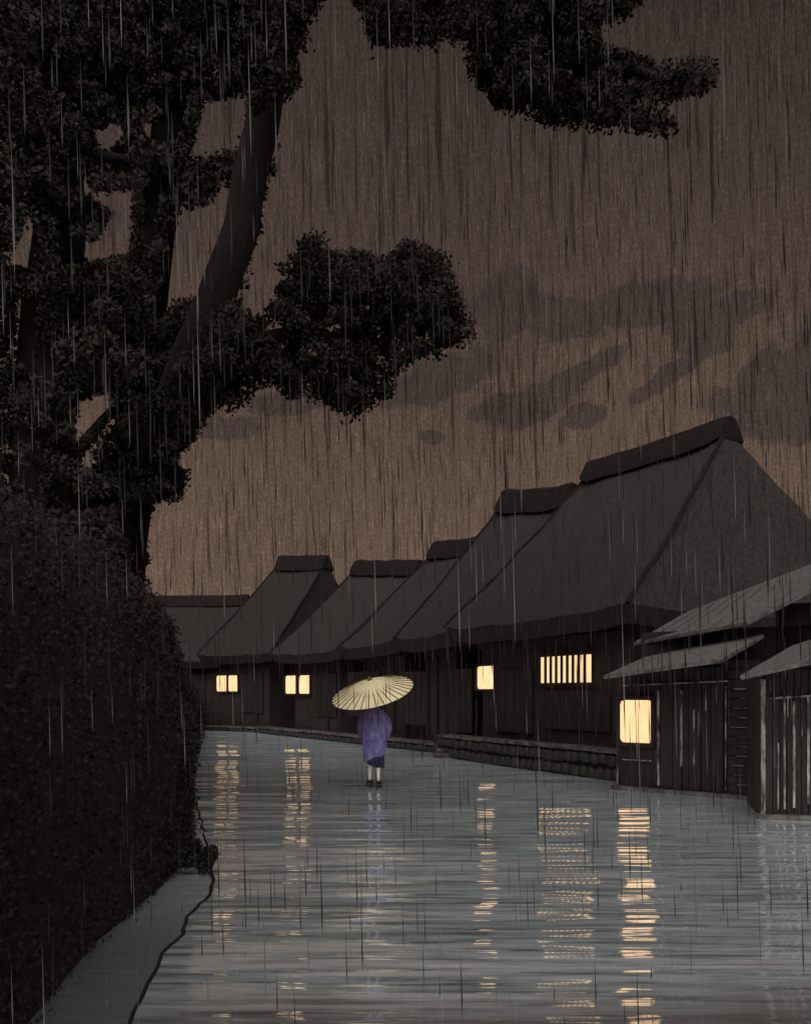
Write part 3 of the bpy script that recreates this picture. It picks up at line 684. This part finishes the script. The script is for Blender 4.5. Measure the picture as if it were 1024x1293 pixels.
q0, q1 = onwall(786, HZ, 0.06), onwall(822, HZ, 0.06); q0.z = q1.z = 0.50; m.bar(q0, q1, 0.02, 0.016); m.build('rail', M['batten'], shed)

def boardroof(name, pts, th, root, nb=(0.3, 0.6), edge=None):
    """pts: eave left, eave right(s)..., top right, top left"""
    m1 = MB(); m1.slab(pts, th); r = m1.build(name, M['shingle'], root)
    if edge:
        m2 = MB()
        for p0, p1 in edge: m2.bar(Vector(p0) + Vector((0, -0.03, -0.03)), Vector(p1) + Vector((0, -0.03, -0.03)), 0.03, 0.05)
        e_ = m2.build('eave_board', M['eave'], root); e_.parent = r
    return r
def courses(root, r, e0, e1, t0, t1, n=4):
    m1 = MB()
    for i in range(1, n):
        k = i / n; p0 = Vector(e0).lerp(Vector(t0), k); p1 = Vector(e1).lerp(Vector(t1), k); m1.bar(p0 + Z * 0.012, p1 + Z * 0.012, 0.03, 0.02)
    q = m1.build('roof_batten', M['board'], root); q.parent = r
e0, e1, t1_, t0_ = P(762, 853, 13.6), P(909, 832, 12.3), P(962, 801, 12.9), P(826, 824, 15.0)
r = boardroof('lower_roof', [e0, e1, t1_, t0_], 0.05, shed, edge=[(e0, e1), (e1, t1_)])
u0, u1, u2, u3, v2, v1, v0 = P(800, 811, 15.0), P(850, 804, 14.2), P(942, 785, 12.8), P(1110, 700, 12.2), P(1110, 676, 14.0), P(1024, 712, 14.6), P(868, 772, 16.2)
r = boardroof('upper_roof', [u0, u2, u3, v2, v1, v0], 0.07, shed, edge=[(u0, u2), (u2, u3)])
m = MB(); mid1 = P(1000, 757, 12.6)
for k in range(1, 7):
    s_ = k / 7; p0 = u0.lerp(u2, s_); p1 = v0.lerp(v1, s_); m.bar(p0 + Z * 0.004, p1 + Z * 0.004, 0.012, 0.012)
q = m.build('roof_batten', M['shingle'], shed); q.parent = r

# nearer shed on the right edge
a3 = G(960, 1033); b3 = Vector((7.2, 10.4, 0)); f3 = (b3 - a3).normalized(); bk = Vector((-f3.y, f3.x, 0)); bk = bk if bk.y > 0 else -bk; o3 = -bk
s2 = empty('plank_shed', tuple(a3), 'nearest plank shed at the right edge, walls striped with pale battens painted as wet highlights', 'shed')
m = MB(); wallbox(m, a3, b3, bk, 1.6, 0.0, 1.95); m.build('wall', M['wood'], s2)
on3 = lambda px, py, off=0.03: hit(px, py, a3 + o3 * off, o3)
m = MB()
for px in list(range(966, 1110, 9)):
    q0, q1 = on3(px + 0.5, HZ), on3(px + 8.3, HZ); q0.z = q1.z = 0; m.obox((q0 + q1) / 2 + Z * 0.97 + o3 * 0.008 * (px % 3), (q1 - q0) / 2, o3 * 0.012, Z * 0.93)
m.build('plank_siding', M['board'], s2)
m = MB()  # pale strips: wet highlights on the planks put into their colour
for (px, y0, y1, w_) in [(963, 858, 1030, .055), (990, 872, 1022, .022), (982, 938, 1022, .016), (1002, 885, 1020, .028), (1012, 870, 930, .01), (1020, 880, 1015, .03), (994, 860, 905, .01), (1045, 880, 1030, .03), (1070, 880, 1030, .03), (972, 858, 872, .02)]:
    t0, t1 = on3(px, y0, 0.07), on3(px, y1, 0.07); m = MB(); m.bar(t1, t0, w_, 0.02, up=o3); m.build('batten', M['batten'], s2)
m = MB(); q0, q1 = on3(972, 882, 0.09), on3(1100, 874, 0.09); m.bar(q0, q1, 0.02, 0.025); m.build('rail', M['batten'], s2); m = MB()
q0, q1 = on3(956, 1032, 0.1), on3(1110, 1036, 0.1); q0.z = q1.z = 0.035; m.bar(q0, q1, 0.12, 0.06); m.build('sill_beam', M['eave'], s2)
w0, w1, w2, w3, w4 = P(934, 853, 10.6), P(1024, 833, 10.2), P(1110, 817, 9.9), P(1110, 780, 11.3), P(1000, 815, 12.2)
boardroof('roof', [w0, w1, w2, w3, w4], 0.05, s2, edge=[(w0, w1), (w1, w2)])

# ---------------------------------------------------------------- the walker under the umbrella
px_, py_ = -0.53, 14.75
def skinmesh(name, verts, edges, radii, matl, parent, root=0, sub=2):
    me = bpy.data.meshes.new(name); off = wpos(parent)
    me.from_pydata([tuple(Vector(v) - off) for v in verts], edges, []); me.materials.append(matl)
    o = bpy.data.objects.new(name, me); C.objects.link(o); o.parent = parent
    sk = o.modifiers.new('skin', 'SKIN'); sk.use_smooth_shade = True
    for i, r_ in enumerate(radii): me.skin_vertices[0].data[i].radius = (r_, r_) if not isinstance(r_, tuple) else r_
    me.skin_vertices[0].data[root].use_root = True
    s_ = o.modifiers.new('sub', 'SUBSURF'); s_.levels = sub; s_.render_levels = sub
    return o
person = empty('person', (px_, py_, 0), 'person seen from behind in a violet coat and wooden clogs, walking off under an umbrella', 'person')
O = Vector((px_, py_, 0))
vt = []; ed = []; rd = []
def V(x_, y_, z_, r_, par=None):
    vt.append(O + Vector((x_, y_, z_))); rd.append(r_)
    if par is not None: ed.append((par, len(vt) - 1))
    return len(vt) - 1
pel = V(0, 0, 0.86, 0.125); wst = V(0, 0.01, 1.02, 0.11, pel); ch = V(0, 0.02, 1.20, 0.125, wst); nk = V(0, 0.03, 1.33, 0.055, ch)
hd0 = V(0, 0.05, 1.40, 0.07, nk); hd1 = V(0, 0.055, 1.47, 0.088, hd0); hd2 = V(0, 0.045, 1.53, 0.07, hd1)
for sx, fy in ((-1, 0.06), (1, -0.07)):
    hp = V(0.085 * sx, 0, 0.80, 0.085, pel); kn = V(0.075 * sx, fy + 0.03, 0.44, 0.055, hp); cf_ = V(0.070 * sx, fy * 1.0 - 0.01, 0.30, 0.036, kn)
    an = V(0.075 * sx, fy, 0.115, 0.022, cf_); V(0.078 * sx, fy + 0.07, 0.085, 0.032, an)
for sx in (-1, 1):
    sh_ = V(0.13 * sx, 0.03, 1.245, 0.045, ch); elb = V(0.19 * sx, 0.10, 1.05, 0.038, sh_); wr = V(0.065 * sx + 0.0, 0.29, 1.10 + 0.05 * sx, 0.026, elb)
    pa = V(0.035 * sx, 0.315, 1.13 + 0.05 * sx, 0.030, wr)
skinmesh('body', vt, ed, rd, M['skin'], person, 0)
# five fingers per hand closed on the shaft
for sx in (-1, 1):
    zc = 1.13 + 0.05 * sx
    m = MB()
    for k in range(4):
        zf = zc + 0.028 - 0.018 * k; ln = (0.95, 1.0, 0.96, 0.8)[k]
        m.tube([O + Vector((0.045 * sx, 0.33, zf)), O + Vector((0.02 * sx, 0.33 + 0.030 * ln, zf)), O + Vector((-0.018 * sx, 0.33 + 0.022 * ln, zf)), O + Vector((-0.022 * sx, 0.312, zf))], [0.009, 0.0085, 0.008, 0.006], 6)
    m.tube([O + Vector((0.03 * sx, 0.30, zc + 0.02)), O + Vector((0.0, 0.292, zc + 0.04)), O + Vector((-0.02 * sx, 0.30, zc + 0.045))], [0.011, 0.0095, 0.007], 6)
    m.build('hand', M['skin'], person, smooth=True)
def loft(m, rings, seg=28):
    """rings: (cx, cy, z, rx, ry, wobble)"""
    vs = []
    for (cx, cy, zz, rx, ry, wb, *tl) in rings:
        tl = tl[0] if tl else 0.0
        for k in range(seg):
            a_ = 2 * math.pi * k / seg; w_ = 1 + wb * (0.6 * math.sin(5 * a_ + zz * 3) + 0.4 * math.sin(9 * a_ - zz * 7))
            vs.append(O + Vector((cx + rx * w_ * math.cos(a_), cy + ry * w_ * math.sin(a_), zz + tl * math.cos(a_) + 0.3 * tl * math.sin(3 * a_))))
    n_ = len(rings)
    m.add(vs, [(i * seg + k, i * seg + (k + 1) % seg, (i + 1) * seg + (k + 1) % seg, (i + 1) * seg + k) for i in range(n_ - 1) for k in range(seg)])
m = MB()
loft(m, [(0.0, 0, 0.50, 0.175, 0.15, .06, .06), (0.0, 0, 0.58, 0.185, 0.155, .05, .035), (0, 0, 0.72, 0.20, 0.165, .075), (0, 0, 0.88, 0.205, 0.165, .06), (0, 0.01, 1.0, 0.205, 0.155, .045),
         (0, 0.01, 1.12, 0.205, 0.15, .035), (0, 0.02, 1.22, 0.20, 0.14, .01), (0, 0.02, 1.295, 0.175, 0.12, .01), (0, 0.03, 1.335, 0.10, 0.085, .0), (0, 0.03, 1.36, 0.068, 0.068, 0)])
for sx in (-1, 1):    # deep hanging sleeves
    ring = []
    for (cx, cy, zt, zb, th_) in [(0.12, 0.02, 1.30, 1.10, 0.05), (0.19, 0.05, 1.26, 0.96, 0.06), (0.235, 0.10, 1.20, 0.84, 0.065), (0.20, 0.20, 1.17, 0.82, 0.06), (0.13, 0.27, 1.18, 0.84, 0.05)]:
        for k in range(12):
            a_ = 2 * math.pi * k / 12; ring.append(O + Vector((sx * (cx + th_ * math.cos(a_)), cy + 0.3 * th_ * math.cos(a_), (zt + zb) / 2 + (zt - zb) / 2 * math.sin(a_))))
    m.add(ring, [(i * 12 + k, i * 12 + (k + 1) % 12, (i + 1) * 12 + (k + 1) % 12, (i + 1) * 12 + k) for i in range(4) for k in range(12)] + [tuple(range(12)), tuple(48 + k for k in range(11, -1, -1))])
coat = m.build('coat', M['coat'], person, smooth=True)
m = MB(); loft(m, [(0.03, 0, 0.36, 0.135, 0.13, .09, -.03), (0.02, 0, 0.42, 0.150, 0.14, .06), (0.015, 0, 0.50, 0.158, 0.14, .04), (0.01, 0, 0.66, 0.165, 0.145, .02), (0, 0, 0.86, 0.16, 0.14, 0.0)])
m.build('kimono', M['hem'], person, smooth=True)
m = MB()
vs = []; bm = bmesh.new(); bmesh.ops.create_uvsphere(bm, u_segments=20, v_segments=12, radius=1)
hv = [O + Vector((v.co.x * 0.092, 0.035 + v.co.y * 0.10 - 0.012, 1.495 + v.co.z * 0.098)) for v in bm.verts if True]
m.add(hv, [[v.index for v in f_.verts] for f_ in bm.faces if not (sum(v.co.y for v in f_.verts) / len(f_.verts) > 0.45 and sum(v.co.z for v in f_.verts) / len(f_.verts) < 0.35)])
bm.free()
bm = bmesh.new(); bmesh.ops.create_uvsphere(bm, u_segments=14, v_segments=8, radius=1)
m.add([O + Vector((v.co.x * 0.045, -0.075 + v.co.y * 0.035, 1.50 + v.co.z * 0.04)) for v in bm.verts], [[v.index for v in f_.verts] for f_ in bm.faces]); bm.free()
m.build('hair', M['hair'], person, smooth=True)
for sx, fy in ((-1, 0.06), (1, -0.07)):
    m = MB(); cx = O + Vector((0.078 * sx, fy + 0.03, 0))
    m.obox(cx + Z * 0.062, (0.062, 0, 0), (0, 0.125, 0), (0, 0, 0.014))
    m.obox(cx + Vector((0, 0.055, 0.03)), (0.047, 0, 0), (0, 0.012, 0), (0, 0, 0.024)); m.obox(cx + Vector((0, -0.055, 0.03)), (0.047, 0, 0), (0, 0.012, 0), (0, 0, 0.024))
    for s_ in (-1, 1): m.tube([cx + Vector((0.045 * s_, -0.01, 0.075)), cx + Vector((0.03 * s_, 0.03, 0.115)), cx + Vector((0, 0.085, 0.08))], 0.009, 6)
    m.tube([cx + Vector((0, -0.05, 0.085)), cx + Vector((0, 0.0, 0.10)), cx + Vector((0, 0.08, 0.088))], [0.036, 0.038, 0.034], 8)
    m.build('clog', M['clog'], person, bevel=0.0)

# umbrella
Uc = P(470.5, 874, 14.74)
axis = Matrix.Rotation(R(-12.5), 3, 'Y') @ (Matrix.Rotation(R(21), 3, 'X') @ Vector((0, 0, 1)))
rot = Vector((0, 0, 1)).rotation_difference(axis).to_matrix()
um = empty('paper_umbrella', tuple(Uc), 'wide cream paper umbrella with many ribs, tilted over the walker', 'umbrella')
NR = 34; Rr = 0.705; Hh = 0.235
def up_(r_, a_, lift=0.0):
    k = r_ / Rr; zz = Hh * (1 - k ** 1.12) + lift; return Uc + rot @ Vector((r_ * math.cos(a_), r_ * math.sin(a_), zz))
m = MB(); rings = [0.02, 0.12, 0.25, 0.38, 0.50, 0.60, Rr]; SG = NR * 4; vs = []
for ri, r_ in enumerate(rings):
    for k in range(SG):
        ph = (k % 4) / 4; dip = -0.010 * (r_ / Rr) * math.sin(math.pi * ph); rr = r_ * (1 - (0.022 * math.sin(math.pi * ph) if ri == len(rings) - 1 else 0))
        vs.append(up_(rr, 2 * math.pi * k / SG, dip))
m.add(vs, [(i * SG + k, i * SG + (k + 1) % SG, (i + 1) * SG + (k + 1) % SG, (i + 1) * SG + k) for i in range(len(rings) - 1) for k in range(SG)])
cano = m.build('canopy', M['paper'], um, smooth=False)
for k in range(NR):
    m = MB(); a_ = 2 * math.pi * k / NR
    m.tube([up_(0.05, a_, -0.01), up_(0.30, a_, -0.004), up_(0.44, a_, 0.002), up_(Rr + 0.008, a_, 0.004)], [0.003, 0.004, 0.0075, 0.0085], 5)
    m.build('rib', M['bamboo'], um)
m = MB(); hand = O + Vector((0.0, 0.315, 1.13)); m.tube([O + Vector((0.02, 0.33, 0.98)), hand, up_(0.0, 0, 0.03)], [0.012, 0.012, 0.010], 8); m.build('shaft', M['bamboo'], um, smooth=True)
m = MB(); m.tube([up_(0.0, 0, -0.005), up_(0, 0, 0.03), up_(0, 0, 0.05)], [0.045, 0.032, 0.012], 12); m.build('cap', M['bamboo'], um)

# ---------------------------------------------------------------- rain
m = MB(); vs = []; fs = []; ms = []
def drops(n, xr, yr, zr_, lr, wr, pale):
    for _ in range(n):
        x_, y_, z_ = random.uniform(*xr), random.uniform(*yr), random.uniform(*zr_)
        L = random.uniform(*lr); w_ = random.uniform(*wr); sl_ = 0.025; z2 = max(z_ - L, 0.02)
        if z_ < 0.1: continue
        bse = len(vs); top = Vector((x_, y_, z_)); bot = Vector((x_ + sl_ * (z_ - z2), y_, z2)); md = top.lerp(bot, 0.75)
        for k in range(3):
            a_ = 2 * math.pi * k / 3; vs.append((md.x + w_ * math.cos(a_) / 2, md.y + w_ * math.sin(a_) / 2, md.z))
        vs.append(tuple(top)); vs.append(tuple(bot))
        for k in range(3): fs.append((bse + k, bse + (k + 1) % 3, bse + 3)); fs.append((bse + (k + 1) % 3, bse + k, bse + 4)); ms.extend([pale, pale])
drops(4200, (-11, 11), (5.5, 15), (2.2, 14.5), (0.28, 0.7), (0.010, 0.018), 0)
drops(700, (-9, 9), (6, 14), (0, 2.4), (0.25, 0.5), (0.006, 0.009), 0)
drops(520, (-3.4, 3.4), (3.6, 6.5), (0, 5), (0.22, 0.42), (0.006, 0.009), 0)
drops(620, (-3.6, 4.0), (2.2, 6.2), (0, 6), (0.22, 0.45), (0.004, 0.006), 1)
m.v, m.f, m.m = vs, fs, ms
rn = m.build('rain', [M['rain'], M['rain_pale']]); tag(rn, 'fine slanting rain falling over the whole street', 'rain', kind='stuff')
